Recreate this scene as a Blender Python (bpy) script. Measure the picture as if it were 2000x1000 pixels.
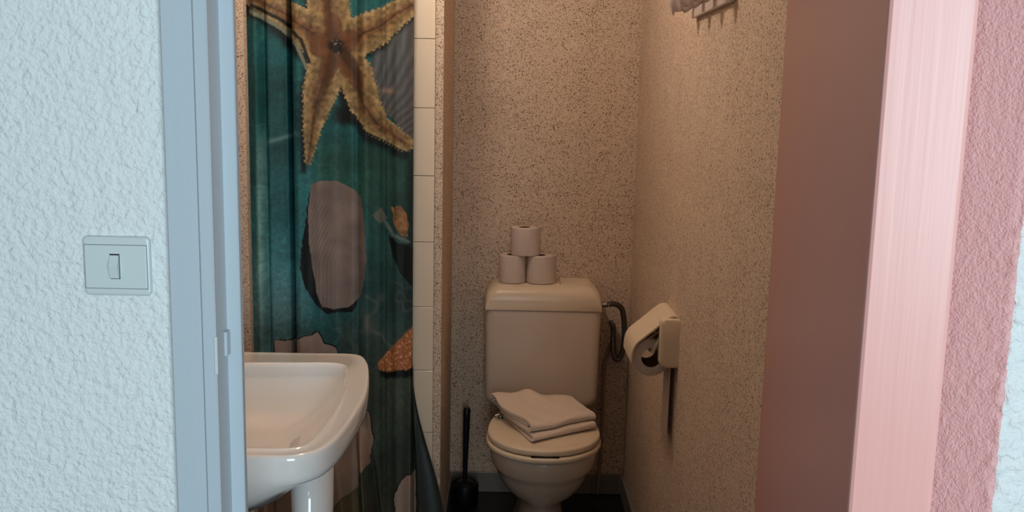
import bpy, bmesh, math, random
import numpy as np
from mathutils import Vector, Matrix
random.seed(4)
for o in list(bpy.data.objects): bpy.data.objects.remove(o)
S = bpy.context.scene
COL = S.collection

# ------------------------------------------------------------------ camera
cam = bpy.data.objects.new('camera', bpy.data.cameras.new('camera'))
COL.objects.link(cam)
cam.data.sensor_width = 36.0
cam.data.lens = 1883.0/2000*36
cam.data.clip_start = 0.02
R3 = Matrix(((0.99978582, -0.01998391, -0.00538195),
             (-0.00209584, 0.16094822, -0.98696063),
             (0.02058955, 0.98676051, 0.16087187)))
cam.matrix_world = Matrix.Translation((0, 0, 1.45)) @ R3.to_4x4()
cam.data.dof.use_dof = True
cam.data.dof.focus_distance = 2.1
cam.data.dof.aperture_fstop = 40.0
S.camera = cam

# ------------------------------------------------------------------ world and light
W = bpy.data.worlds.new('world'); S.world = W; W.use_nodes = True
W.node_tree.nodes['Background'].inputs[0].default_value = (1.0, 0.96, 0.93, 1)
W.node_tree.nodes['Background'].inputs[1].default_value = 0.19

def area(name, loc, target, sx, sy, power, col):
    l = bpy.data.lights.new(name, 'AREA'); l.shape = 'RECTANGLE'; l.size = sx; l.size_y = sy
    l.energy = power; l.color = col
    o = bpy.data.objects.new(name, l); COL.objects.link(o); o.location = loc
    o.rotation_euler = (Vector(target)-Vector(loc)).to_track_quat('-Z', 'Y').to_euler()
    return o
# daylight from the bedroom window behind the camera
area('window_daylight', (0.88, -1.85, 1.5), (-0.1, 1.3, 1.1), 1.7, 1.3, 101, (0.71, 0.91, 1.0))
# (the warm ceiling lamp of the bathroom is built with its globe at the end)

S.view_settings.view_transform = 'Standard'
S.view_settings.look = 'None'
S.view_settings.exposure = 0.0
S.view_settings.gamma = 1.0
S.view_settings.use_curve_mapping = False

# ------------------------------------------------------------------ materials
def lin(c):
    return tuple(((v/255)/12.92 if v/255 <= .04045 else ((v/255+.055)/1.055)**2.4) for v in c)
def mat(name, rgb, rough=.5, spec=.5, metal=0, coat=0):
    m = bpy.data.materials.new(name); m.use_nodes = True
    b = m.node_tree.nodes['Principled BSDF']
    b.inputs['Base Color'].default_value = (*lin(rgb), 1)
    b.inputs['Roughness'].default_value = rough
    b.inputs['Specular IOR Level'].default_value = spec
    b.inputs['Metallic'].default_value = metal
    b.inputs['Coat Weight'].default_value = coat
    m['b'] = 1
    return m
def NT(m): return m.node_tree.nodes, m.node_tree.links, m.node_tree.nodes['Principled BSDF']
def coord(m, scale=(1, 1, 1)):
    N, L, b = NT(m)
    t = N.new('ShaderNodeTexCoord'); mp = N.new('ShaderNodeMapping'); mp.inputs['Scale'].default_value = scale
    L.new(t.outputs['Object'], mp.inputs['Vector']); return mp.outputs['Vector']
def noise(m, vec, scale, detail=3, rough=.5, dist=0):
    N, L, b = NT(m); n = N.new('ShaderNodeTexNoise')
    n.inputs['Scale'].default_value = scale; n.inputs['Detail'].default_value = detail
    n.inputs['Roughness'].default_value = rough; n.inputs['Distortion'].default_value = dist
    L.new(vec, n.inputs['Vector']); return n.outputs['Fac']
def ramp(m, fac, stops):
    N, L, b = NT(m); r = N.new('ShaderNodeValToRGB'); L.new(fac, r.inputs['Fac'])
    e = r.color_ramp.elements
    while len(e) < len(stops): e.new(.5)
    for k, (p, c) in enumerate(stops):
        e[k].position = p; e[k].color = (*c, 1) if len(c) == 3 else c
    return r.outputs['Color']
def bump(m, h, strength, dist):
    N, L, b = NT(m); n = N.new('ShaderNodeBump'); n.inputs['Strength'].default_value = strength
    n.inputs['Distance'].default_value = dist; L.new(h, n.inputs['Height']); L.new(n.outputs['Normal'], b.inputs['Normal'])
def math_(m, op, a, b_):
    N, L, b = NT(m); n = N.new('ShaderNodeMath'); n.operation = op
    for k, v in enumerate((a, b_)):
        if isinstance(v, (int, float)): n.inputs[k].default_value = v
        else: L.new(v, n.inputs[k])
    return n.outputs[0]
def mixc(m, fac, a, c):
    N, L, b = NT(m); n = N.new('ShaderNodeMix'); n.data_type = 'RGBA'
    L.new(fac, n.inputs[0])
    for k, v in ((6, a), (7, c)):
        if isinstance(v, tuple): n.inputs[k].default_value = (*v, 1)
        else: L.new(v, n.inputs[k])
    return n.outputs[2]

# speckled granite-look wallpaper
def speckle(name, base, dark, sc=1.0, amount=.5):
    m = mat(name, base, .75, .25); N, L, b = NT(m); v = coord(m)
    n1 = noise(m, v, 210*sc, 2, .55, .9)
    n2 = noise(m, v, 9, 3, .6)
    n3 = noise(m, v, 90*sc, 2, .5, .4)
    th = math_(m, 'ADD', n1, math_(m, 'MULTIPLY', math_(m, 'SUBTRACT', n2, .5), .10))
    th = math_(m, 'ADD', th, math_(m, 'MULTIPLY', math_(m, 'SUBTRACT', n3, .5), .22))
    f = ramp(m, th, [(amount-.008, (1, 1, 1)), (amount+.028, (0, 0, 0))])
    n4 = noise(m, v, 40, 2, .5)
    bb = mixc(m, n4, tuple(x*.90 for x in lin(base)), tuple(min(1, x*1.10) for x in lin(base)))
    c = mixc(m, f, bb, lin(dark))
    L.new(c, b.inputs['Base Color'])
    bump(m, n1, .35, .002)
    return m
M_SPK = speckle('speckled_paper', (220, 199, 178), (110, 80, 62), 1.5, .414)
# rough plaster (crepi)
def crepi(name, rgb, strength=.9, k=1.0):
    m = mat(name, rgb, .7, .3); N, L, b = NT(m); v = coord(m)
    h1 = noise(m, v, 135*k, 4, .5, .15)
    h2 = noise(m, v, 60*k, 2, .5, .1)
    h = math_(m, 'ADD', math_(m, 'MULTIPLY', h1, .7), math_(m, 'MULTIPLY', h2, .6))
    bump(m, h, strength, .006)
    c = mixc(m, noise(m, v, 3, 2), tuple(x*.94 for x in lin(rgb)), tuple(min(1, x*1.04) for x in lin(rgb)))
    L.new(c, b.inputs['Base Color'])
    return m
M_CREPI = crepi('white_crepi', (221, 225, 225), 1.0)
M_CREPIP = crepi('pink_crepi', (230, 180, 178), .6, 2.4)  # wall's own pink paint, with bounce from the pink door put into the colour
def paint(name, rgb, rough, streak=.05, bs=.15):
    m = mat(name, rgb, rough, .5); N, L, b = NT(m)
    v = coord(m, (1, 1, .03)); n = noise(m, v, 160, 3, .6)
    c = mixc(m, n, tuple(x*(1-streak) for x in lin(rgb)), tuple(min(1, x*(1+streak)) for x in lin(rgb)))
    L.new(c, b.inputs['Base Color']); bump(m, n, bs, .0015)
    return m
M_FRAME = paint('grey_paint', (178, 189, 197), .38, .03, .08)
M_PINK = paint('pink_paint', (205, 147, 139), .34, .05, .10)
M_CER = mat('white_ceramic', (230, 229, 227), .10, .55, 0, .35)
M_CERT = mat('toilet_ceramic', (206, 190, 174), .16, .5, 0, .3)
M_SEAT = mat('seat_plastic', (222, 204, 180), .28, .5)
M_IVORY = mat('ivory_plastic', (226, 208, 182), .32, .5)
M_SWITCH = mat('switch_plastic', (196, 206, 206), .35, .5)
M_BLACK = mat('black_plastic', (13, 13, 14), .4, .4)
M_GAPG = mat('grey_groove', (120, 122, 120), .6, .3)
M_DARK = mat('dark_gap', (25, 18, 16), .8, .2)
M_CHROME = mat('chrome', (190, 190, 190), .18, .5, 1)
M_STEEL = mat('braided_steel', (110, 106, 102), .38, .5, .9)
M_PIPE = mat('painted_pipe', (150, 128, 112), .5, .4)
def tissue(name, rgb):
    m = mat(name, rgb, .95, .1); v = coord(m); n = noise(m, v, 420, 2); bump(m, n, .25, .001); return m
M_TP = tissue('toilet_paper', (212, 196, 186))
M_CARD = mat('cardboard', (92, 68, 52), .9, .1)
def tile_mat():
    m = mat('cream_tile', (232, 214, 190), .2, .5); return m
M_TILE = tile_mat()
M_GROUT = mat('grout', (120, 95, 76), .9, .1)
M_BASE = mat('grey_plinth_tile', (128, 124, 118), .3, .5)
def floor_mat():
    m = mat('dark_floor', (24, 20, 19), .45, .4); N, L, b = NT(m); v = coord(m)
    n = noise(m, v, 60, 3); c = mixc(m, n, lin((17, 14, 13)), lin((34, 29, 27))); L.new(c, b.inputs['Base Color']); return m
M_FLOOR = floor_mat()
M_CEIL = mat('ceiling_paint', (225, 215, 200), .8, .2)
def towel_mat():
    m = mat('towel_cloth', (236, 218, 202), .95, .1); v = coord(m)
    n = math_(m, 'ADD', noise(m, v, 520, 3, .7), math_(m, 'MULTIPLY', noise(m, v, 45, 2), 2.2)); bump(m, n, .8, .0026)
    NT(m)[2].inputs['Sheen Weight'].default_value = .25
    return m
M_TOWEL = towel_mat()
M_WOOD = mat('dark_board', (70, 48, 40), .5, .4)
M_HOOK = mat('white_hook', (214, 200, 196), .25, .5)
M_GLOW = mat('tube_glass', (255, 220, 180), .5)
NT(M_GLOW)[2].inputs['Emission Color'].default_value = (1, .82, .67, 1)
NT(M_GLOW)[2].inputs['Emission Strength'].default_value = 132

# ------------------------------------------------------------------ helpers
def tag(o, label=None, cat=None, group=None, kind=None):
    if label: o['label'] = label
    if cat: o['category'] = cat
    if group: o['group'] = group
    if kind: o['kind'] = kind
    return o
def thing(name, loc, label, cat, group=None):
    o = bpy.data.objects.new(name, None); COL.objects.link(o); o.location = loc; o.empty_display_size = .05
    return tag(o, label, cat, group)
def wloc(p):
    v = Vector((0, 0, 0))
    while p: v += p.location; p = p.parent
    return v
def obj(name, geo, m, parent=None, smooth=False, origin=None, angle=None):
    """geo = (verts, faces) in world coordinates"""
    V, F = geo
    off = wloc(parent) if parent else Vector((0, 0, 0))
    org = Vector(origin) if origin is not None else off
    me = bpy.data.meshes.new(name)
    me.from_pydata([tuple(Vector(v)-org) for v in V], [], F)
    bm = bmesh.new(); bm.from_mesh(me); bmesh.ops.recalc_face_normals(bm, faces=bm.faces); bm.to_mesh(me); bm.free()
    me.materials.append(m)
    if smooth:
        me.polygons.foreach_set('use_smooth', [True]*len(me.polygons))
        if angle: me.set_sharp_from_angle(angle=math.radians(angle))
    o = bpy.data.objects.new(name, me); COL.objects.link(o)
    o.location = org-off
    if parent: o.parent = parent
    return o
def join(*gs):
    V, F = [], []
    for v, f in gs:
        n = len(V); V += list(v); F += [tuple(i+n for i in q) for q in f]
    return V, F
def box(x0, y0, z0, x1, y1, z1, bev=0, seg=2):
    bm = bmesh.new(); bmesh.ops.create_cube(bm, size=1)
    for v in bm.verts: v.co = Vector(((x0+x1)/2+v.co.x*(x1-x0), (y0+y1)/2+v.co.y*(y1-y0), (z0+z1)/2+v.co.z*(z1-z0)))
    if bev: bmesh.ops.bevel(bm, geom=bm.edges[:], offset=bev, segments=seg, affect='EDGES', profile=.5)
    r = ([v.co.copy() for v in bm.verts], [tuple(v.index for v in f.verts) for f in bm.faces]); bm.free(); return r
def loft(rings, cap0=True, cap1=True, closed=True):
    n = len(rings[0]); V = [p for r in rings for p in r]; F = []
    for a in range(len(rings)-1):
        for k in range(n if closed else n-1):
            F.append((a*n+k, a*n+(k+1) % n, (a+1)*n+(k+1) % n, (a+1)*n+k))
    if cap0: F.append(tuple(range(n))[::-1])
    if cap1: F.append(tuple((len(rings)-1)*n+k for k in range(n)))
    return V, F
def circle(c, r, n=32, ry=None, axis='z'):
    ry = ry or r; out = []
    for k in range(n):
        a = 2*math.pi*k/n; u, v = r*math.cos(a), ry*math.sin(a)
        if axis == 'z': out.append((c[0]+u, c[1]+v, c[2]))
        elif axis == 'y': out.append((c[0]+u, c[1], c[2]+v))
        else: out.append((c[0], c[1]+u, c[2]+v))
    return out
def lathe(c, prof, n=40, axis='z', caps=True):
    rings = []
    for r, h in prof:
        if axis == 'z': rings.append(circle((c[0], c[1], c[2]+h), r, n))
        elif axis == 'y': rings.append(circle((c[0], c[1]+h, c[2]), r, n, axis='y'))
        else: rings.append(circle((c[0]+h, c[1], c[2]), r, n, axis='x'))
    return loft(rings, caps, caps)
def spline(pts, n=8):
    P = [Vector(p) for p in pts]; P = [P[0]*2-P[1]]+P+[P[-1]*2-P[-2]]; out = []
    for i in range(1, len(P)-2):
        for k in range(n):
            t = k/n; a, b, c, d = P[i-1:i+3]
            out.append(.5*((2*b)+(c-a)*t+(2*a-5*b+4*c-d)*t*t+(3*b-a-3*c+d)*t**3))
    out.append(P[-2]); return out
def tube(pts, r, n=14, rad=None):
    P = [Vector(p) for p in pts]; rings = []; up = None
    for i, p in enumerate(P):
        t = (P[min(i+1, len(P)-1)]-P[max(i-1, 0)]).normalized()
        if up is None: up = Vector((0, 0, 1)) if abs(t.z) < .9 else Vector((1, 0, 0))
        a = t.cross(up).normalized(); b = a.cross(t).normalized(); up = b
        rr = rad[i] if rad else r
        rings.append([tuple(p+a*rr*math.cos(2*math.pi*k/n)+b*rr*math.sin(2*math.pi*k/n)) for k in range(n)])
    return loft(rings)
def rrect(x0, z0, x1, z1, rs, n=6):
    """rounded rectangle outline in 2D, rs = radii (bl, br, tr, tl)"""
    out = []
    for (cx, cz, r, a0) in ((x0+rs[0], z0+rs[0], rs[0], 180), (x1-rs[1], z0+rs[1], rs[1], 270), (x1-rs[2], z1-rs[2], rs[2], 0), (x0+rs[3], z1-rs[3], rs[3], 90)):
        for k in range(n+1):
            a = math.radians(a0+90*k/n); out.append((cx+r*math.cos(a), cz+r*math.sin(a)))
    return out

# ------------------------------------------------------------------ the setting
def struct(name, geo, m, **k):
    return tag(obj(name, geo, m, **k), kind='structure')
XL, XR, YB, HC = -0.82, 0.45, 3.42, 2.45
YF, YI = 1.18, 1.24                                     # front and bathroom side of the door wall
struct('floor', box(-2.2, -2.6, -.06, 2.4, YB+.1, 0), M_FLOOR)
struct('ceiling', box(XL-.05, YI-.06, HC, XR+.08, YB+.1, HC+.06), M_CEIL)
struct('wall_back', box(XL-.05, YB, 0, XR+.08, YB+.08, HC), M_SPK)
struct('wall_right', box(XR, YI, 0, XR+.08, YB, HC), M_SPK)
struct('wall_left', box(XL-.08, YI, 0, XL, YB, HC), M_SPK)
struct('wall_front_left', box(-2.2, YF, 0, -.40, YI, HC), M_CREPI)
struct('wall_front_top', box(-.40, YF, 2.10, .42, YI, HC), M_CREPI)
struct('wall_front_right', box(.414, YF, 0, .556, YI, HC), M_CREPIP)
# return of the bedroom wall on the right: rough pink side, angled to catch the window light, white front
def rough_wall(x0, y0, x1, z0, z1):
    """L-shaped skin: left side (x0, y from YF to y0) then front (y0, x from x0 to x1), real relief"""
    st = .0045; rng = np.random.RandomState(3)
    path = [(x0-.03, y0+.0552+.03)]; y = 0
    while y < .0552: path.append((x0+y, y0+.0552-y)); y += st*.7
    x0 += .0552
    c = len(path)
    r = .004
    path += [(x0+r*.3, y0+r*.3)]
    x = x0+r
    while x < x0+.12: path.append((x, y0)); x += st
    path += [(x0+.3, y0), (x1, y0)]
    zs = [z0, .9]+list(np.arange(.94, 1.32, st))+[1.4, z1]
    V, F = [], []; n = len(path)
    g = rng.rand(len(zs), n)
    g = (g+np.roll(g, 1, 0)+np.roll(g, 1, 1)+np.roll(g, (1, 1), (0, 1)))/4
    for j, z in enumerate(zs):
        for i, (px, py) in enumerate(path):
            h = (g[j, i]-.5)*(.011 if i > c-3 else .003)
            if i < c: V.append((px-h*.6, py-h*.6, z))
            elif i == c: V.append((px-h, py-h, z))
            else: V.append((px, py-h*.8, z))
    for j in range(len(zs)-1):
        for i in range(n-1):
            F.append((j*n+i, j*n+i+1, (j+1)*n+i+1, (j+1)*n+i))
    return V, F, c, n
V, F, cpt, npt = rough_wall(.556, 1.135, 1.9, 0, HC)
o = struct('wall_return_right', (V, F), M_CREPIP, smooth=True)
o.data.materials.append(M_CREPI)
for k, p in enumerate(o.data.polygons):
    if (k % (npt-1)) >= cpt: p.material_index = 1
tag(struct('wall_return_core', box(.62, 1.15, 0, 1.9, YI, HC), M_CREPI))
# shower partition and nib
struct('wall_partition', box(-.30, 2.885, 0, -.196, YB, HC, .003), M_SPK)
struct('wall_nib', box(XL, 2.79, 0, -.7565, 2.96, HC, .002), M_SPK)
# tiled strip on the end of the partition
strip = thing('trim_tiles', (-.25, 2.88, 0), None, None); tag(strip, kind='structure')
obj('grout', box(-.291, 2.880, 0, -.2205, 2.885, HC), M_GROUT, strip)
z = 1.618-.2*8
while z < HC-.02:
    a, b = max(z, .0)+.0009, min(z+.2, HC)-.0009
    obj('tile', box(-.2905, 2.877, a, -.2208, 2.884, b, .0009, 1), M_TILE, strip)
    z += .2
# shower inside (tiled wall faces and low tray behind the curtain)
struct('trim_shower_tiles', box(-.303, 2.90, 0, -.3005, YB, HC), M_TILE)
tray = obj('shower_tray', box(-.815, 2.97, 0, -.31, YB-.004, .12, .008), M_CER)
tag(tray, 'white shower tray on the floor behind the printed curtain', 'shower tray')
# plinth tiles
struct('baseboard_back_left', box(-.186, YB-.010, 0, .060, YB, .078, .0015, 1), M_BASE)
struct('baseboard_back_middle', box(.0615, YB-.010, 0, .330, YB, .078, .0015, 1), M_BASE)
struct('baseboard_back_right', box(.3315, YB-.010, 0, .436, YB, .078, .0015, 1), M_BASE)
for k, (a, b) in enumerate(((3.10, 3.405), (2.79, 3.0985), (2.48, 2.7885), (2.17, 2.4785), (1.86, 2.1685), (1.55, 1.8585))):
    struct('baseboard_right', box(XR-.010, a, 0, XR, b, .078, .0015, 1), M_BASE)
struct('baseboard_partition', box(-.196, 2.90, 0, -.187, YB-.010, .078, .0015, 1), M_BASE)

# ------------------------------------------------------------------ door frame (left) and door leaf
fr = thing('trim_door_frame', (-.37, 1.2, 0), None, None); tag(fr, kind='structure')
prof = [(-.4145, 1.181), (-.4145, 1.1675), (-.4130, 1.166), (-.3765, 1.166), (-.3750, 1.1635), (-.3735, 1.162), (-.3600, 1.162), (-.3580, 1.164),
        (-.3575, 1.209), (-.3415, 1.209), (-.3400, 1.2105), (-.3400, 1.2215), (-.3420, 1.2235), (-.3500, 1.2345), (-.4145, 1.2345)]
obj('jamb', loft([[(x, y, 0) for x, y in prof], [(x, y, 2.06) for x, y in prof]]), M_FRAME, fr)
obj('jamb', loft([[(.0165-x, y, 0) for x, y in prof], [(.0165-x, y, 2.06) for x, y in prof]]), M_FRAME, fr)
obj('head', box(-.4145, 1.166, 2.06, .431, 1.2345, 2.12), M_FRAME, fr)
sp = thing('strike_plate', (-.358, 1.18, 1.13), 'small painted metal strike plate let into the left door frame', 'strike plate')
obj('plate', box(-.3602, 1.1605, 1.104, -.3562, 1.1660, 1.152, .0006, 1), M_SWITCH, sp)
obj('lip', box(-.3578, 1.1935, 1.118, -.3535, 1.2085, 1.150, .0008, 1), M_FRAME, sp)

# door leaf, open towards the camera
dl = thing('door_1', (.3648, 1.163, 0), None, None); tag(dl, kind='structure')
d = Vector((-.202, -.979, 0)).normalized(); q = Vector((.979, -.202, 0)).normalized()   # along the leaf, towards its outer face
a0 = Vector((.3238, 1.1662, 0))
def leafring(z, ins=0):
    L_, T = .702, .041; r = .0022
    pts = []
    cs = [(0, 0), (L_, 0), (L_, T), (0, T)]
    for k, (l, t) in enumerate(cs):
        sl = 1 if l == 0 else -1; st_ = 1 if t == 0 else -1
        c1 = (l+sl*(r+ins), t+st_*ins); c2 = (l+sl*ins, t+st_*(r+ins)); mid = (l+sl*(r*.3+ins), t+st_*(r*.3+ins))
        seq = [c1, mid, c2]
        if k in (0, 2): seq = seq[::-1]
        pts += seq
    return [tuple(a0+d*l+q*t+Vector((0, 0, z))) for l, t in pts]
obj('leaf', loft([leafring(.008), leafring(2.05)]), M_PINK, dl)

# ------------------------------------------------------------------ light switch
sw = thing('light_switch', (-.481, 1.18, 1.236), 'pale grey rocker light switch on the white textured wall', 'light switch')
def plate(x0, z0, x1, z1, yb, yf, r, bev=.003):
    rings = []
    for ins, y in ((0, yb), (0, yf+bev), (bev*.3, yf+bev*.3), (bev, yf)):
        rings.append([(x, y, z) for x, z in rrect(x0+ins, z0+ins, x1-ins, z1-ins, [max(r-ins, .0005)]*4)])
    return loft(rings)
obj('back_plate', plate(-.522, 1.199, -.440, 1.273, 1.180, 1.1726, .006), M_SWITCH, sw)
obj('groove', box(-.5202, 1.1722, 1.2078, -.4428, 1.1735, 1.2632), M_GAPG, sw)
obj('front_plate', plate(-.5195, 1.2085, -.4435, 1.2625, 1.1735, 1.1712, .0012, .0008), M_SWITCH, sw)
obj('recess', box(-.4883, 1.1709, 1.2205, -.4763, 1.1722, 1.2518), M_DARK, sw)
rk = [(1.1715, 1.2215), (1.1685, 1.2215), (1.1672, 1.2222), (1.1635, 1.238), (1.1697, 1.2500), (1.1715, 1.2505)]
obj('rocker', loft([[(-.4876, y, z) for y, z in rk], [(-.4770, y, z) for y, z in rk]]), M_SWITCH, sw)

# ------------------------------------------------------------------ printed shower curtain
def vnoise(x, y, seed):
    rs = np.random.RandomState(seed); G = rs.rand(256, 256)
    xi = np.floor(x).astype(int); yi = np.floor(y).astype(int); fx = x-xi; fy = y-yi
    fx = fx*fx*(3-2*fx); fy = fy*fy*(3-2*fy)
    g = lambda a, b: G[a % 256, b % 256]
    return (g(xi, yi)*(1-fx)+g(xi+1, yi)*fx)*(1-fy)+(g(xi, yi+1)*(1-fx)+g(xi+1, yi+1)*fx)*fy
def fbm(x, y, s, seed, o=4):
    t = 0; a = .5; n = 0
    for k in range(o): t = t+a*vnoise(x/s*2**k, y/s*2**k, seed+k); n += a; a *= .5
    return t/n
def inpoly(x, y, P):
    r = np.zeros(x.shape, bool); j = len(P)-1
    for i in range(len(P)):
        xi, yi = P[i]; xj, yj = P[j]
        if yi != yj:
            r ^= ((yi > y) != (yj > y)) & (x < (xj-xi)*(y-yi)/(yj-yi)+xi)
        j = i
    return r
def sst(a, b, x): t = np.clip((x-a)/(b-a), 0, 1); return t*t*(3-2*t)
def arm(x, y, pts, w0, w1):
    """signed distance to a tapering polyline, and position across it"""
    best = np.full(x.shape, 1e9); side = np.zeros(x.shape)
    n = len(pts)-1
    for i in range(n):
        ax, ay = pts[i]; bx, by = pts[i+1]; dx, dy = bx-ax, by-ay; L2 = dx*dx+dy*dy
        t = np.clip(((x-ax)*dx+(y-ay)*dy)/L2, 0, 1)
        dist = np.hypot(x-ax-t*dx, y-ay-t*dy); w = w0+(w1-w0)*(i+t)/n
        s = dist-w; m = s < best
        best = np.where(m, s, best); side = np.where(m, dist/w, side)
    return best, side
def print_colour(x, y):
    """the picture printed on the cloth; x, y in print units (1.53 mm), display colours 0..255"""
    sh = x.shape
    C = np.zeros(sh+(3,))
    def mixin(mask, col):
        m_ = np.clip(mask, 0, 1)[..., None]; C[:] = C*(1-m_)+np.asarray(col, float)*m_
    wx = x+14*(fbm(x, y, 40, 5)-.5); wy = y+14*(fbm(x, y, 40, 9)-.5)
    rag = 9*(fbm(x, y, 9, 31, 3)-.5)
    # water
    C[:] = (24, 74, 78)
    mixin(sst(200, 480, y)*sst(760, 520, x), (40, 98, 104))
    mixin(sst(260, 320, y)*sst(470, 380, y)*sst(600, 640, x)*.7, (34, 74, 64)); mixin(sst(420, 640, y)*sst(640, 560, x), (78, 118, 124))
    mixin(sst(690, 740, x)*sst(250, 330, y)*.75, (36, 62, 58)); mixin(sst(790, 806, x)*.7, (14, 24, 26))
    mixin(sst(480, 700, y)*sst(600, 720, x)*.8, (44, 60, 60))
    mixin(sst(610, 700, y)*sst(620, 700, x)*.6, (48, 60, 56)); mixin(sst(690, 760, y), (50, 58, 50))
    mixin(sst(860, 1000, y)*.8, (62, 58, 46))
    mixin(np.exp(-((x-512)/9.)**2)*sst(230, 330, y)*sst(720, 560, y)*.7, (120, 165, 162))  # daylight highlight on the left fold, painted into the cloth colour
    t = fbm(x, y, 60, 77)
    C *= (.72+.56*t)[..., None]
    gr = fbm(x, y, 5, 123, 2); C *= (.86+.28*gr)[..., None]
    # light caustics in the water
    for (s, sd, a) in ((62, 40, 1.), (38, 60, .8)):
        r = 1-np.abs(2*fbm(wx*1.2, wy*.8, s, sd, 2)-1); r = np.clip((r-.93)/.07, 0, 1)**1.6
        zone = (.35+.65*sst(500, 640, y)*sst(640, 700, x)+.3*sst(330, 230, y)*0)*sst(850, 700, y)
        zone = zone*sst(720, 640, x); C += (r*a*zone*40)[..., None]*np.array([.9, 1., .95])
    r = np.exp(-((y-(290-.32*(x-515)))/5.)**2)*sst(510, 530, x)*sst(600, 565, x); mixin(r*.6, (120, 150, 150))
    # translucent pale shell at the upper right
    P = [(742, 70), (770, 30), (812, 20), (830, 300), (800, 285), (770, 235), (722, 215), (718, 160), (728, 110)]
    m_ = inpoly(wx, wy, P)
    st_ = .5+.5*np.sin((np.arctan2(y-330, x-690))*70+6*fbm(x, y, 50, 8))
    mixin(m_*.8, (92, 84, 86)); C[m_] *= (.84+.22*st_[m_])[..., None]
    mixin(np.exp(-((y-182)/6.)**2-((x-755)/16.)**2)*.7, (150, 120, 108))
    # big starfish
    arms = [([(652, 98), (642, 20), (638, -110)], 40, 38),
            ([(655, 98), (690, 82), (735, 60), (770, 34), (806, 14)], 46, 18),
            ([(655, 98), (692, 150), (711, 208), (736, 248), (792, 284)], 42, 14),
            ([(655, 98), (626, 185), (613, 250), (604, 324)], 44, 4),
            ([(655, 98), (600, 66), (552, 34), (496, 8)], 46, 15)]
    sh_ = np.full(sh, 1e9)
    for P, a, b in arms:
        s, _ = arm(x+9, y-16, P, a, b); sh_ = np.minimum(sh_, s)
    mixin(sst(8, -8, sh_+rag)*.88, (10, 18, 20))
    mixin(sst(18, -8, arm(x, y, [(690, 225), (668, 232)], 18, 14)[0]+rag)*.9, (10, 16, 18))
    star = np.full(sh, 1e9); side = np.zeros(sh)
    for P, a, b in arms:
        s, d_ = arm(x, y, P, a, b); m_ = s < star; star = np.where(m_, s, star); side = np.where(m_, d_, side)
    spikes = 7*np.abs(np.sin((x*.9+y*.55)*.42))*np.abs(np.sin((x*.5-y)*.33))
    body = sst(2, -2, star-spikes*.7+rag*.3)
    mixin(body, (108, 90, 62))
    mixin(body*sst(.6, 1.0, side)*.6, (142, 124, 88))
    mixin(body*sst(.55, .1, side+.5*(fbm(x, y, 22, 200)-.5))*.75, (84, 58, 38)); mixin(body*sst(.09, .03, side)*.6, (50, 36, 24))
    g2 = fbm(x, y, 7, 55, 3); C[:] = np.where((body > .5)[..., None], C*(.62+.76*g2)[..., None]*1.06, C)
    ang = np.arctan2(y-98, x-655); rr = np.hypot(x-655, y-98)
    for a_, L_, wd in ((-1.65, 62, 14), (-.55, 50, 22), (1.02, 92, 17), (1.85, 78, 15), (3.25, 52, 24)):
        cx, cy = 655+math.cos(a_)*L_*.5, 98+math.sin(a_)*L_*.5
        u = (wx-cx)*math.cos(a_)+(wy-cy)*math.sin(a_); v = -(wx-cx)*math.sin(a_)+(wy-cy)*math.cos(a_)
        e = (u/(L_*.5))**2+(v/wd)**2
        mixin(sst(1.5, .5, e+1.6*(fbm(x, y, 16, 300)-.5))*.75, (88, 56, 36)); mixin(np.exp(-((e-1)/.2)**2)*.3*fbm(x, y, 20, 301), (40, 28, 20))
    e = arm(x+rag, y, [(648, 120), (636, 175), (622, 225)], 11, 4)[0]; mixin(sst(4, -6, e)*.6, (54, 38, 26))
    e = arm(x+rag, y, [(672, 108), (696, 150), (706, 190)], 12, 6)[0]; mixin(sst(4, -6, e)*.6, (44, 34, 28))
    e = arm(x+rag, y, [(650, 84), (640, 50), (636, -20)], 12, 5)[0]; mixin(sst(5, -6, e)*.6, (62, 42, 28))
    e = arm(x, y+rag*.6, [(494, 34), (552, 66), (584, 100), (600, 140)], 5, 3)[0]; mixin(sst(2, -2, e)*sst(-1, 1, x-y*0-480), (104, 108, 92))
    e = arm(x, y+rag*.3, [(494, 22), (552, 50), (590, 86), (606, 130)], 3.5, 2.5)[0]; mixin(sst(2, -2, e)*.9, (18, 18, 16))
    mixin(sst(20, 8, rr+rag*1.4), (26, 18, 14))
    mixin((fbm(x, y, 4, 66, 2) > .68)*sst(18, 10, rr)*.6, (150, 130, 112))
    # long ribbed shell
    P = [(609, 366), (630, 360), (658, 361), (690, 376), (706, 392), (714, 440), (717, 505), (714, 550), (704, 585), (682, 606), (652, 612), (630, 604), (621, 578), (612, 530), (605, 480), (603, 430)]
    mixin(inpoly(x+rag*.6, y+rag*.5, [(605, 380), (600, 430), (592, 490), (589, 530), (598, 568), (618, 600), (640, 620), (690, 616), (700, 590), (640, 500)])*.95, (10, 15, 17))
    m1 = inpoly(x+rag*.35, y+rag*.35, P); mixin(m1, (120, 107, 102))
    uu = x-18*np.exp(-((y-400)/60.)**2)-.25*np.clip(520-y, 0, 400)
    rib = .5+.5*np.sin(uu*.92+2*fbm(x, y, 60, 14))
    k = (.88+.11*rib*sst(672, 630, x)*sst(365, 430, y)+.10*sst(630, 690, x))*(.85+.3*fbm(x, y, 30, 3))*(1-.12*sst(692, 697, x))  # last factor: shade past the cloth's fold line, painted into the shell
    C[m1] *= k[m1][..., None]
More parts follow.
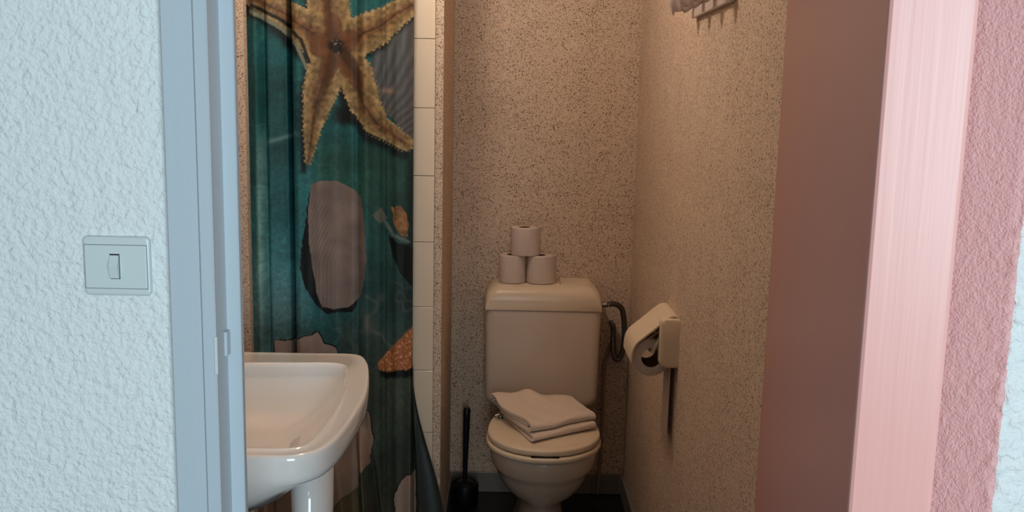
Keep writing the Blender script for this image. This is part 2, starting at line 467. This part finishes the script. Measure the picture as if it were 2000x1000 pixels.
    # broad light web in the shaded water
    for s_, sd_ in ((48, 140), (30, 160)):
        r = 1-np.abs(2*fbm(x+10*(t-.5), y*.9, s_, sd_, 2)-1); r = np.clip((r-.84)/.16, 0, 1)**1.5
        mixin(r*sst(520, 600, y)*sst(735, 690, y)*sst(690, 720, x)*.45, (108, 100, 96))
        mixin(r*sst(600, 640, y)*sst(760, 700, y)*sst(630, 660, x)*.22, (100, 96, 90))
    # small orange cone shell, pale sliver and its shadow
    mixin(inpoly(wx, wy, [(758, 462), (776, 474), (802, 482), (815, 500), (815, 570), (792, 548), (768, 505)])*.95, (10, 15, 16))
    mixin(inpoly(wx, wy, [(728, 425), (745, 411), (758, 430), (742, 440)])*.8, (98, 98, 90))
    s, _ = arm(x, y+rag*.4, [(752, 440), (768, 464), (798, 476)], 4, 4); mixin(sst(2, -3, s)*.8, (104, 112, 106))
    m1 = inpoly(x+rag, y+rag, [(766, 412), (780, 404), (794, 420), (799, 446), (795, 468), (780, 462), (768, 440)])
    mixin(m1, (128, 94, 62)); C[m1] *= (.55+.9*fbm(x, y, 9, 55, 3))[m1][..., None]
    # orange starfish arm
    s, _ = arm(x-4, y-15+rag*.8, [(752, 716), (800, 700), (840, 690)], 14, 30); mixin(sst(3, -5, s), (12, 14, 14))
    s, sd = arm(x, y+rag*.7, [(754, 716), (790, 696), (850, 650)], 15, 40); b = sst(2, -2, s)
    mixin(b, (150, 92, 56)); gg = fbm(x, y, 5, 91, 2); g4 = fbm(x, y, 3.5, 92, 2); mixin(b*sst(.6, .75, g4)*.8, (210, 160, 118)); mixin(b*sst(.45, .3, gg)*.5, (112, 66, 40))
    # pale sand with dark torn edges
    for P, col in (([(538, 677), (564, 675), (586, 668), (612, 661), (620, 652), (629, 662), (634, 676), (656, 688), (664, 770), (538, 770)], (146, 134, 130)),
                   ([(500, 900), (560, 905), (690, 790), (722, 800), (733, 860), (724, 900), (704, 915), (702, 950), (655, 982), (640, 1080), (400, 1080)], (122, 98, 82)),
                   ([(776, 1090), (772, 972), (786, 940), (796, 925), (813, 920), (812, 1090)], (142, 120, 108))):
        ra = .5*rag+7*(fbm(x, y, 34, 41)-.5); m1 = inpoly(x+ra, y+ra, P); m2 = inpoly(x+ra+2, y+ra+2, P) | inpoly(x+ra-2, y+ra+2.5, P)
        mixin(m2*.85, (16, 16, 15)); mixin(m1*1., col)
        C[m1] *= (.85+.3*fbm(x, y, 50, 21))[m1][..., None]
    m1 = inpoly(x+rag, y+rag, [(656, 990), (700, 955), (730, 1100), (640, 1100)]); mixin(m1*.8, (88, 68, 42))
    mixin(sst(812, 824, x)*sst(735, 760, y)*.75, (54, 62, 66))
    C[:] = np.clip(C, 3, 255)
    return C
def build_curtain():
    NU, NZ = 470, 860
    s = np.linspace(0, 1, NU)[:, None]+np.zeros((1, NZ)); z = np.linspace(1.86, .035, NZ)[None, :]+np.zeros((NU, 1))
    low = sst(.95, .10, z); lo2 = sst(.62, .16, z)
    # front cloth takes s 0...88; the rest swings out behind its free edge lower down
    sf = np.clip(s/.90, 0, 1); st_ = np.clip((s-.90)/.10, 0, 1)
    x = -.756+sf*(.476+.004*low)
    gx = lambda c, w: np.exp(-((sf-c)/w)**2)
    y = 2.835-.010*np.sin(sf*2*math.pi*3.1+.6)
    y += -.016*gx(.055, .028)+.018*gx(.092, .018)                     # narrow fold at the left
    y += .060*gx(.250, .013)*(1-.35*low)-.024*gx(.30, .045)          # deep crease
    y += -.012*gx(.44+.03*low, .05)+.012*gx(.655, .022)-.014*gx(.72, .03)+.010*gx(.815, .018)-.012*gx(.90, .03)
    dg = sf-(.60+.16*(1-z/.75))                                     # slanting folds near the hem
    y += lo2*(-.050*np.exp(-(dg/.022)**2)+.030*np.exp(-((dg-.055)/.022)**2))
    dg = sf-(.34+.22*(1-z/.75)); y += lo2*(-.045*np.exp(-(dg/.024)**2)+.030*np.exp(-((dg+.06)/.024)**2))
    y += lo2*(-.02*np.sin(sf*11+1.2)*sf)
    y += -.012*np.abs(1-sf)*0
    y -= .05*low*sst(.2, 1, sf)
    edge = .105*sst(.66, .16, z)**1.15
    y += .045*np.exp(-((s-.906)/.009)**2)*sst(.70, .60, z); x = x+st_*edge; y = y+.020*np.sin(st_*math.pi)*sst(.66, .5, z)+st_*(.012-.055*lo2)+.01*np.sin(st_*9)*lo2
    wob = .0016*(fbm(s*900, z*420, 60, 2)-.5)*2; y = y+wob
    # print coordinates of the cloth
    px = 809+(x+.2775)*665+(-.014*0)
    px = 759+(px-759)*1.0
    dep = 2.83
    # flat print layout measured on the cloth
    h = 1.45-z
    cy = (h*.98676-dep*(-.16094822)*-1)                             # vertical print axis
    den = dep*.98696+h*.16087
    py = 500+1883*(h*.98676-dep*.16095)/den
    px = 1000+1883*(x*.99979-dep*.0021-h*.02059)/den
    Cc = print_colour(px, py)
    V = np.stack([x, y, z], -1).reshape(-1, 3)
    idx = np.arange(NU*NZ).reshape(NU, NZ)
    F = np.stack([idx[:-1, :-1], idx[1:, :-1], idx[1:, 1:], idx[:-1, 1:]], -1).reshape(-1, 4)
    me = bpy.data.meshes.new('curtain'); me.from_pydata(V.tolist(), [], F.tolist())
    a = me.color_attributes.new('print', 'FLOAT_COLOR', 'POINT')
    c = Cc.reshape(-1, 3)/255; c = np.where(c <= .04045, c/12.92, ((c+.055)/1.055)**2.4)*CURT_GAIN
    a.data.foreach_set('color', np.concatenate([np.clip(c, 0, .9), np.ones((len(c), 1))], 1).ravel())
    me.polygons.foreach_set('use_smooth', [True]*len(me.polygons))
    m = mat('printed_curtain', (80, 80, 80), .55, .3); N, L, b = NT(m)
    at = N.new('ShaderNodeAttribute'); at.attribute_name = 'print'; L.new(at.outputs['Color'], b.inputs['Base Color'])
    bump(m, noise(m, coord(m), 900, 1), .12, .0008)
    me.materials.append(m)
    o = bpy.data.objects.new('shower_curtain', me); COL.objects.link(o)
    md = o.modifiers.new('cloth', 'SOLIDIFY'); md.thickness = .0008
    return tag(o, 'teal shower curtain printed with a starfish and seashells, hanging behind the washbasin', 'shower curtain')
CURT_GAIN = 1.25
build_curtain()
rod = obj('curtain_rod', tube([(XL, 2.84, 1.90), (-.196+.01, 2.84, 1.90)], .0125), M_CHROME, smooth=True)
tag(rod, 'metal rod above the picture that carries the printed shower curtain', 'curtain rod')

# ------------------------------------------------------------------ washbasin
wb = thing('washbasin', (-.40, 1.88, 0), 'white ceramic washbasin on a pedestal by the left wall', 'washbasin')
def star_ring(pts, c, n, dense=10):
    """resample a closed outline by angle about c"""
    P = [Vector((a, b, 0)) for a, b in pts]; L = []
    for i in range(len(P)):
        for k in range(dense): L.append(P[i].lerp(P[(i+1) % len(P)], k/dense))
    A = sorted((math.atan2(p.y-c[1], p.x-c[0]), (Vector((p.x-c[0], p.y-c[1]))).length) for p in L)
    ang = np.array([a for a, _ in A]); rad = np.array([r for _, r in A])
    t = -math.pi+2*math.pi*(np.arange(n)+.5)/n
    rr = np.interp(t, ang, rad, period=2*math.pi)
    return [(c[0]+r*math.cos(a), c[1]+r*math.sin(a)) for a, r in zip(t, rr)]
CB = (-.52, 1.86); NB = 144
def sp2(pts):
    return [(p.x, p.y) for p in spline([(a, b, 0) for a, b in pts], 6)]
outer = [(-.818, 1.54), (-.818, 2.207)]+sp2([(-.60, 2.207), (-.465, 2.208), (-.375, 2.210), (-.338, 2.198), (-.317, 2.150), (-.303, 2.085), (-.289, 1.99), (-.281, 1.90), (-.281, 1.808), (-.287, 1.70), (-.297, 1.625), (-.314, 1.575), (-.345, 1.546), (-.385, 1.540), (-.46, 1.539), (-.60, 1.539)])
inner = [(-.72, 1.60), (-.72, 2.06)]+sp2([(-.66, 2.095), (-.56, 2.108), (-.469, 2.115), (-.396, 2.119), (-.362, 2.105), (-.347, 2.065), (-.334, 1.97), (-.327, 1.884), (-.325, 1.76), (-.330, 1.66), (-.340, 1.60), (-.366, 1.580), (-.44, 1.577), (-.60, 1.577)])
RO = star_ring(outer, CB, NB); RI = star_ring(inner, CB, NB)
def scl(R, k, z, c=CB): return [(c[0]+(x-c[0])*k, c[1]+(y-c[1])*k, z) for x, y in R]
def inset(R, e, z, c=CB):
    out = []
    for x, y in R:
        v = Vector((x-c[0], y-c[1])); l = v.length; v *= (l-e)/l; out.append((c[0]+v.x, c[1]+v.y, z))
    return out
pc = (-.43, 1.88)
PR = [(pc[0]+.06*math.cos(-math.pi+2*math.pi*(k+.5)/NB), pc[1]+.09*math.sin(-math.pi+2*math.pi*(k+.5)/NB)) for k in range(NB)]
def blend(A, B, t, z): return [(a[0]*(1-t)+b[0]*t, a[1]*(1-t)+b[1]*t, z) for a, b in zip(A, B)]
Z = .85
def under(R, e, z, k):
    out = []
    for x, y, _ in inset(R, e, 0):
        t = max(0, min(1, (-.33-x)/.14)); t = t*t*(3-2*t); out.append((x, y, z-.05*t*k))
    return out
UN = under(RO, .10, .765, 1.15)
def down(t, z): return [(a[0]*(1-t)+b[0]*t, a[1]*(1-t)+b[1]*t, a[2]*(1-t)+z*t) for a, b in zip(UN, PR)]
rings = [down(1, .722), down(.6, .722), down(.3, .724), UN, under(RO, .055, .782, 1.05), under(RO, .034, .787, .9), under(RO, .018, .792, .6), under(RO, .008, .797, .25),
         inset(RO, .003, .802), inset(RO, .0005, .812), inset(RO, 0, .83), inset(RO, 0, .841), inset(RO, .0008, .8455), inset(RO, .0028, .8485), inset(RO, .006, .8500), inset(RO, .011, .8504)]
rings += [inset(RI, -.004, .8500), inset(RI, -.0025, .8512), inset(RI, 0, .8515), inset(RI, .003, .8490), inset(RI, .008, .842)]
ctr = (-.56, 1.85)
def bowl(k, z): return [(ctr[0]+(x-ctr[0])*k, ctr[1]+(y-ctr[1])*k, z) for x, y in RI]
for k in (.965, .945, .92, .89, .85, .80, .74, .67, .59, .50, .40, .30, .20, .12, .07):
    rings.append(bowl(k, .847-.118*(1-k**3.9)**.88-.010*(1-k)))
g = loft(rings)
obj('basin', g, M_CER, wb, smooth=True, angle=50)
ped = []
for zz, rx, ry in ((0, .085, .10), (.03, .080, .095), (.10, .062, .08), (.35, .044, .068), (.55, .041, .064), (.74, .044, .066)):
    ped.append(circle((-.394, 1.90, zz), rx, 40, ry))
obj('pedestal', loft(ped), M_CER, wb, smooth=True)
obj('drain', lathe((-.56, 1.85, .7235), [(.022, 0), (.022, .003), (.016, .004)], 24), M_CHROME, wb, smooth=True, angle=40)

# ------------------------------------------------------------------ toilet
to = thing('toilet', (.125, 2.95, 0), 'cream close-coupled toilet with its lid down against the back wall', 'toilet')
TX = .125
def oval(z, hw, yf, yb, ymid, n=64, cx=TX, sq=2.3):
    out = []
    for k in range(n):
        a = 2*math.pi*k/n; c, s = math.cos(a), math.sin(a)
        if s < 0: xx = hw*math.copysign(abs(c)**.98, c); yy = ymid+(yf-ymid)*abs(s)**.98*-1*-1
        else:
            xx = hw*math.copysign(abs(c)**(2/sq), c); yy = ymid+(yb-ymid)*abs(s)**(2/sq)
        out.append((cx+xx, yy, z))
    return out
bw = []
for z_, hw, yf, yb, ym in ((0, .112, 2.735, 3.30, 2.98), (.018, .108, 2.745, 3.30, 2.98), (.06, .088, 2.79, 3.30, 2.98), (.12, .072, 2.825, 3.30, 2.98), (.175, .066, 2.83, 3.30, 2.98),
                           (.200, .066, 2.818, 3.30, 2.96), (.215, .075, 2.795, 3.30, 2.95), (.235, .098, 2.76, 3.30, 2.93), (.258, .120, 2.735, 3.28, 2.91), (.285, .136, 2.715, 3.25, 2.90),
                           (.312, .146, 2.702, 3.22, 2.89), (.326, .150, 2.697, 3.21, 2.885), (.334, .157, 2.689, 3.205, 2.885), (.345, .161, 2.684, 3.20, 2.88), (.372, .166, 2.679, 3.20, 2.88), (.393, .167, 2.678, 3.20, 2.88), (.3998, .163, 2.682, 3.195, 2.88)):
    bw.append(oval(z_, hw, yf, yb, ym))
obj('bowl', loft(bw), M_CERT, to, smooth=True, angle=60)
def pad(z0, z1, hw, yf, yb, ym, r, dome=0, cx=TX):
    R = []
    for ins, zz in ((r, z0), (r*.3, z0+r*.3), (0, z0+r), (0, z1-r), (r*.3, z1-r*.3), (r, z1)):
        R.append(oval(zz, hw-ins, yf+ins, yb-ins, ym, 80, cx))
    if dome:
        for f in (.9, .75, .5, .25, .05):
            R.append([(cx+(x-cx)*f, ym+(y-ym)*f, z1+dome*(1-f*f)) for x, y, _ in oval(z1, hw-r, yf+r, yb-r, ym, 80, cx)])
    return loft(R)
obj('seat', pad(.4010, .4175, .1775, 2.668, 3.10, 2.86, .005), M_SEAT, to, smooth=True)
obj('seat_gap_shade', pad(.417, .4215, .166, 2.688, 3.08, 2.86, .001), M_DARK, to)  # dark slab standing in for the shade between seat and lid
obj('lid', pad(.4205, .4395, .1735, 2.679, 3.10, 2.86, .005, .0065), M_SEAT, to, smooth=True)
obj('notch_shade', box(TX-.043, 2.6785, .4178, TX+.040, 2.695, .4222, .0010, 1), M_DARK, to)  # dark block painted as the shade of the finger notch
hg = obj('hinge', box(-.012, 3.085, .395, .262, 3.125, .435, .008), M_SEAT, to)
kn = obj('hinge_pin', join(tube(spline([(-.028, 2.945, .452), (-.006, 2.952, .458), (.000, 2.956, .457)]), .0055, 12),
                           lathe((-.010, 2.952, .443), [(.011, 0), (.011, .004), (.005, .006), (.005, .014)], 20)), M_CHROME, to, smooth=True, angle=50)
kn['label'] = 'small chrome hinge fitting peeping out beside the towel'
# tank
def tank_ring(y, ins):
    o_ = []
    x0, x1, z0, z1 = -.0705, .3285, .392, .738
    pts = rrect(x0+ins, z0+ins, x1-ins, z1, (.045-ins*.5, .045-ins*.5, .001, .001), 8)
    for x, z_ in pts:
        f = 1-(.738-z_)/.35*.022
        o_.append((.129+(x-.129)*f, y, z_))
    return o_
tk = [tank_ring(3.405, .0)]+[tank_ring(y, i) for y, i in ((3.240, 0), (3.226, .003), (3.216, .009), (3.2115, .018), (3.2100, .03))]
tank = obj('tank', loft(tk), M_CERT, to, smooth=True, angle=50)
def lid_ring(y, ins, zt):
    return [(x, y, z_) for x, z_ in rrect(-.0725+ins, .7402+ins*.05, .3305-ins, zt, (.0015, .0015, min(.056, zt-.7475), min(.056, zt-.7475)), 8)]
tl = [lid_ring(3.410, 0, .806), lid_ring(3.395, 0, .818), lid_ring(3.30, 0, .8215), lid_ring(3.245, 0, .8205), lid_ring(3.228, .001, .815), lid_ring(3.215, .002, .805), lid_ring(3.208, .003, .790), lid_ring(3.2065, .005, .770)]
tlid = obj('tank_lid', loft(tl), M_SEAT, to, smooth=True, angle=45)
obj('flush_plate', box(.182, 3.262, .8205, .292, 3.385, .8235, .0012), M_SEAT, tlid)
obj('flush_seam', box(.186, 3.262, .8225, .1875, 3.385, .8240), M_DARK, tlid)

# towel
tw = None
def build_towel():
    A = Vector((-.030, 3.035, 0)); B = Vector((.085, 2.728, 0)); Cc = Vector((.292, 2.868, 0)); D = Vector((.20, 3.085, 0))
    th = .0078; V, F = [], []
    def layer(path, e0, e1):
        """path: (t, z) along the folded cloth; t 0 at A side, 1 at B side"""
        P = spline([(t, z_, 0) for t, z_ in path], 8); n = len(P); NB_ = 34
        base = len(V)
        for j in range(NB_+1):
            u = j/NB_
            for side in (1, -1):
                for i, p in enumerate(P):
                    tn = (P[min(i+1, n-1)]-P[max(i-1, 0)]); tx, tz = tn.x*.33, tn.y; l = math.hypot(tx, tz) or 1
                    nx, nz = -tz/l*th*.5*side, tx/l*th*.5*side
                    t = p.x+nx/.33; z_ = p.y+nz
                    uu = e0+(e1-e0)*u
                    q0 = A.lerp(B, t) if True else None; q1 = D.lerp(Cc, t)
                    w = q0.lerp(q1, uu)
                    ww = 4*uu*(1-uu)
                    hump = .018*math.exp(-((uu-.50)/.16)**2)*math.exp(-((t-.05)/.28)**2)
                    f = max(0, min(1, z_/.045))
                    lift = f*(hump+.0022*math.sin(uu*17+t*5)*math.sin(t*13+1)+.0035*math.sin(uu*7+t*3)+.002*math.sin(t*11+uu*5)-.010*uu*f+.006*math.exp(-((uu)/.2)**2)*math.exp(-((t-.1)/.3)**2))
                    sl = .02*f*math.sin(3.2*t+.5)*(1-uu)**3*-1+.004*math.sin(t*9)*f*(1-uu)
                    dirv = (q1-q0).normalized()
                    w = w+dirv*sl
                    V.append((w.x, w.y, .4475+z_+lift))
        m = 2*n
        def id_(j, s_, i): return base+j*m+(i if s_ == 0 else n+(n-1-i))
        loopn = m
        for j in range(NB_):
            a = [base+j*m+i for i in range(n)]+[base+j*m+n+(n-1-i) for i in range(n)]
            b = [base+(j+1)*m+i for i in range(n)]+[base+(j+1)*m+n+(n-1-i) for i in range(n)]
            for k in range(loopn):
                F.append((a[k], a[(k+1) % loopn], b[(k+1) % loopn], b[k]))
        for j in (0, NB_):
            for i in range(n-1):
                F.append((base+j*m+i, base+j*m+i+1, base+j*m+n+i+1, base+j*m+n+i))
    # lower folded half, rounded at B
    layer([(.16, .0035), (.5, .0035), (.93, .0035), (.985, .0052), (1.0, .0105), (.985, .0158), (.93, .0175), (.55, .0165), (.20, .0175), (.08, .020)], .0, .97)
    # upper folded half
    layer([(.06, .0300), (.02, .0270), (.10, .0260), (.5, .0260), (.87, .0265), (.925, .0290), (.940, .0370), (.925, .0440), (.86, .0470), (.5, .0465), (.12, .0465), (.0, .0440), (-.03, .037), (-.01, .030)], -.02, 1.0)
    layer([(.12, .0368), (.5, .0362), (.78, .0365), (.87, .0372)], -.012, .99)
    return V, F
g = build_towel()
tw = obj('towel', g, M_TOWEL, None, smooth=True, origin=(.13, 2.9, .45), angle=70)
tag(tw, 'cream terry towel folded on the closed toilet lid', 'towel')

# ------------------------------------------------------------------ toilet rolls on the tank
def make_roll(loc, r, h, flap, label):
    t = thing('toilet_roll', loc, label, 'toilet roll', 'toilet rolls stacked on the tank')
    x, y, z0 = loc
    P = [(.021, 0), (r-.003, 0), (r-.0006, .0015), (r, .004), (r, h-.004), (r-.0006, h-.0015), (r-.003, h), (.021, h)]
    rings = [circle((x, y, z0+b), a, 48) for a, b in P]
    rings.append(rings[0])
    V = [p for q_ in rings[:-1] for p in q_]; n = 48; F = []
    for a in range(len(P)):
        b = (a+1) % len(P)
        for k in range(n): F.append((a*n+k, a*n+(k+1) % n, b*n+(k+1) % n, b*n+k))
    obj('paper', (V, F), M_TP, t, smooth=True, angle=50)
    obj('core', lathe((x, y, z0+.001), [(.0208, 0), (.0208, h-.002)], 32, caps=False), M_CARD, t, smooth=True)
    if flap:
        pts = []
        for k in range(14):
            a = math.radians(-72+k*5.5); rr = r+.0008+flap*(k/13)**2
            pts.append((x+rr*math.cos(a), y+rr*math.sin(a)))
        rg = []
        for z_ in (z0+.002, z0+h-.001):
            rg.append([(a, b, z_) for a, b in pts]+[(a+.0012, b-.0004, z_) for a, b in pts[::-1]])
        obj('loose_end', loft(rg), M_TP, t, smooth=True, angle=50)
    return t
RZ = .8222
make_roll((.0205, 3.300, RZ), .0465, .096, 0, 'lower left toilet roll of the three stacked on the toilet tank')
make_roll((.1150, 3.298, RZ), .0455, .096, .010, 'lower right toilet roll of the three stacked on the toilet tank')
make_roll((.0600, 3.298, RZ+.0965), .0470, .096, .007, 'topmost toilet roll resting on the two lower rolls')

# ------------------------------------------------------------------ water hose and pipe
hs = thing('water_hose', (.39, 3.38, .64), 'flexible steel water hose looping from the right of the tank to the wall', 'water hose')
hp = spline([(.352, 3.325, .742), (.385, 3.335, .742), (.412, 3.350, .722), (.424, 3.360, .67), (.428, 3.365, .60), (.420, 3.370, .548), (.404, 3.372, .530), (.392, 3.375, .555), (.388, 3.385, .61)], 10)
obj('hose', tube(hp, .0100), M_STEEL, hs, smooth=True)
for k in range(6):
    pass
obj('hose_nut', lathe((.330, 3.325, .7415), [(.006, 0), (.0085, .001), (.0085, .008), (.011, .009), (.011, .024), (.0085, .0245), (.0085, .034)], 8, 'x'), M_CHROME, hs)
rr_ = []
for k in range(60):
    h_ = .085*k/59; rr_.append((.0088+.0012*math.sin(h_*900), h_))
obj('valve', lathe((.3885, 3.385, .560), rr_, 20), M_STEEL, hs, smooth=True)
obj('valve_stub', join(tube([(.3885, 3.385, .640), (.3885, 3.385, .650), (.384, 3.40, .656), (.384, 3.425, .656)], .009)), M_STEEL, hs, smooth=True)
wp = thing('water_pipe', (.355, 3.405, 0), 'thin painted water pipe running down the wall to the floor right of the toilet', 'pipe')
obj('pipe', tube(spline([(.392, 3.408, .60), (.380, 3.407, .565), (.368, 3.406, .52), (.363, 3.405, .46), (.362, 3.4, .3), (.360, 3.398, .16), (.358, 3.397, .1), (.356, 3.397, .004)], 8), .0065), M_PIPE, wp, smooth=True)
obj('pipe_clip', lathe((.3625, 3.4045, .490), [(.009, 0), (.009, .012)], 16), M_PIPE, wp)
obj('pipe_joint', lathe((.3575, 3.397, .03), [(.0085, 0), (.0085, .02)], 16), M_PIPE, wp)
obj('pipe_joint', lathe((.3578, 3.397, .075), [(.0085, 0), (.0085, .012)], 16), M_PIPE, wp)

# ------------------------------------------------------------------ toilet brush
tb = thing('toilet_brush', (-.134, 3.28, 0), 'black toilet brush standing in its black holder in the corner', 'toilet brush')
obj('holder', lathe((-.134, 3.28, 0), [(.043, 0), (.046, .003), (.049, .05), (.0495, .083), (.048, .090), (.040, .0925), (.038, .090), (.038, .07)], 48), M_BLACK, tb, smooth=True, angle=45)
obj('cap', lathe((-.134, 3.28, .080), [(.036, 0), (.036, .008), (.030, .013), (.012, .017)], 40), M_BLACK, tb, smooth=True, angle=45)
hd = [Vector((-.134, 3.28, .09)), Vector((-.1335, 3.28, .15)), Vector((-.132, 3.28, .25)), Vector((-.1305, 3.28, .34)), Vector((-.130, 3.28, .364)), Vector((-.130, 3.28, .368))]
obj('handle', tube(hd, .01, 20, [.0078, .0085, .0105, .0125, .0125, .009]), M_BLACK, tb, smooth=True, angle=45)

# ------------------------------------------------------------------ paper holder on the right wall
ph = thing('paper_holder', (.45, 2.5, .84), 'ivory toilet paper holder with a curved cover on the right wall', 'paper holder')
def cap_geo(y0, y1, x0=.3995, zt=.898):
    R = []
    for ins, y in ((0, y1), (0, y0+.008), (.0025, y0+.0025), (.008, y0)):
        R.append([(x, y, z_) for x, z_ in rrect(x0+ins, .767+ins, .450, zt-ins, (.022, .001, .001, .012), 8)])
    return loft(R)
obj('bracket', cap_geo(2.420, 2.446), M_IVORY, ph, smooth=True, angle=40)
obj('bracket', cap_geo(2.570, 2.602, .408, .885), M_IVORY, ph, smooth=True, angle=40)
cv = [(.449, .900), (.438, .9035), (.424, .900), (.405, .886), (.384, .867), (.360, .847), (.343, .832), (.334, .817), (.330, .799), (.329, .777)]
C1 = spline([(x, 0, z_) for x, z_ in cv], 5)
def coverring(y, t0=0):
    out = [(p.x, y, p.z) for p in C1]; inn = []
    for i in range(len(C1)-1, -1, -1):
        t = (C1[min(i+1, len(C1)-1)]-C1[max(i-1, 0)]).normalized(); inn.append((C1[i].x-t.z*-1*.004*-1*-1, y, C1[i].z+t.x*.004))
    return out+inn
def cover_geo():
    rings = []
    for y in (2.434, 2.436, 2.50, 2.602, 2.604):
        o_ = [(p.x, y, p.z) for p in C1]; i_ = []
        for i in range(len(C1)-1, -1, -1):
            t = (C1[min(i+1, len(C1)-1)]-C1[max(i-1, 0)]).normalized()
            # inward normal: down and towards the wall
            nx, nz = -t.z, t.x
            if nz > 0: nx, nz = -nx, -nz
            if abs(nz) < .25: nx, nz = abs(nx), nz
            i_.append((C1[i].x+nx*.0035, y, C1[i].z+nz*.0035))
        rings.append(o_+i_)
    V, F = [p for r in rings for p in r], []
    n = len(rings[0]); h = n//2
    for a in range(len(rings)-1):
        for k in range(n): F.append((a*n+k, a*n+(k+1) % n, (a+1)*n+(k+1) % n, (a+1)*n+k))
    for a in (0, len(rings)-1):
        for k in range(h-1): F.append((a*n+k, a*n+k+1, a*n+n-2-k, a*n+n-1-k))
    return V, F
obj('cover', cover_geo(), M_IVORY, ph, smooth=True, angle=50)
obj('side_rib', cover_geo() if False else loft([[(p.x, 2.4335, p.z) for p in C1]+[(p.x+.008, 2.4335, p.z-.009) for p in C1[::-1]], [(p.x, 2.437, p.z) for p in C1]+[(p.x+.008, 2.437, p.z-.009) for p in C1[::-1]]], False, False), M_IVORY, ph)
obj('roller_arm', tube([(.409, 2.447, .852), (.402, 2.447, .840), (.392, 2.447, .818), (.3865, 2.449, .806), (.3855, 2.470, .803)], .0052, 12), M_IVORY, ph, smooth=True)
obj('roller', tube([(.383, 2.475, .803), (.383, 2.555, .803)], .0045, 12), M_IVORY, ph, smooth=True)
pr = thing('hanging_toilet_roll', (.381, 2.5, .787), 'started toilet roll hanging under the ivory cover on the right wall', 'toilet roll')
P = [(.0258, 0), (.0485, 0), (.0495, .001), (.0495, .095), (.0485, .096), (.0258, .096)]
V = []; F = []; n = 48
for r, h_ in P: V += circle((.3845, 2.456+h_, .786), r, n, axis='y')
for a in range(len(P)):
    b = (a+1) % len(P)
    for k in range(n): F.append((a*n+k, a*n+(k+1) % n, b*n+(k+1) % n, b*n+k))
obj('paper', (V, F), M_TP, pr, smooth=True, angle=50)
obj('core', lathe((.3845, 2.457, .786), [(.0256, 0), (.0256, .094)], 32, 'y', False), M_CARD, pr, smooth=True)
sh0 = [(.4345, .787), (.4355, .76), (.4355, .70), (.435, .62), (.4345, .560)]
SS = spline([(x, 0, z_) for x, z_ in sh0], 6)
obj('loose_sheet', loft([[(p.x, y, p.z+(0.006 if y > 2.5 else 0)*(i/len(SS))) for i, p in enumerate(SS)]+[(p.x+.0012, y, p.z) for p in SS[::-1]] for y in (2.457, 2.552)]), M_TP, pr, smooth=True, angle=50)

# ------------------------------------------------------------------ hook rail on the right wall
hk = thing('hook_rail', (.45, 2.2, 1.69), 'white wall hook rail high on the right wall, only its underside in view', 'hook rail')
obj('rail', box(.436, 1.990, 1.652, .4495, 2.408, 1.715, .003), M_HOOK, hk)
def hookgeo(y):
    a = tube(spline([(.438, y, 1.708), (.424, y, 1.690), (.410, y, 1.679), (.398, y, 1.676), (.390, y, 1.686), (.388, y, 1.712)], 6), .011, 14, [.015-.004*abs(math.sin(k*.12)) for k in range(31)])
    return a
for y in (2.385, 2.265, 2.145, 2.025):
    h1 = obj('hook', hookgeo(y), M_HOOK, hk, smooth=True)
    obj('hook_tip', lathe((.389, y, 1.690), [(.001, -.034), (.006, -.022), (.0125, -.008), (.0145, 0), (.012, .010), (.005, .016)], 20), M_HOOK, h1, smooth=True)
    obj('hook_peg', tube([(.438, y, 1.690), (.426, y, 1.680), (.416, y, 1.674), (.411, y, 1.672), (.409, y, 1.671)], .008, 14, [.008, .010, .012, .010, .004]), M_HOOK, h1, smooth=True)
    obj('screw', lathe((.4352, y, 1.704), [(.003, 0), (.0032, .001)], 10, 'x'), M_DARK, h1)

# ------------------------------------------------------------------ ceiling lamp (above the picture)
lp = thing('globe_lamp', (-.29, 2.45, HC), 'warm white glass globe lamp under the bathroom ceiling', 'lamp')
obj('mount', lathe((-.29, 2.45, HC-.05), [(.03, -.10), (.032, -.02), (.05, 0), (.055, .05)], 32), M_CEIL, lp, smooth=True, angle=50)
obj('globe', lathe((-.29, 2.45, HC-.205), [(.055*math.sin(math.pi*k/20)+1e-4, -.055*math.cos(math.pi*k/20)) for k in range(21)], 40), M_GLOW, lp, smooth=True)
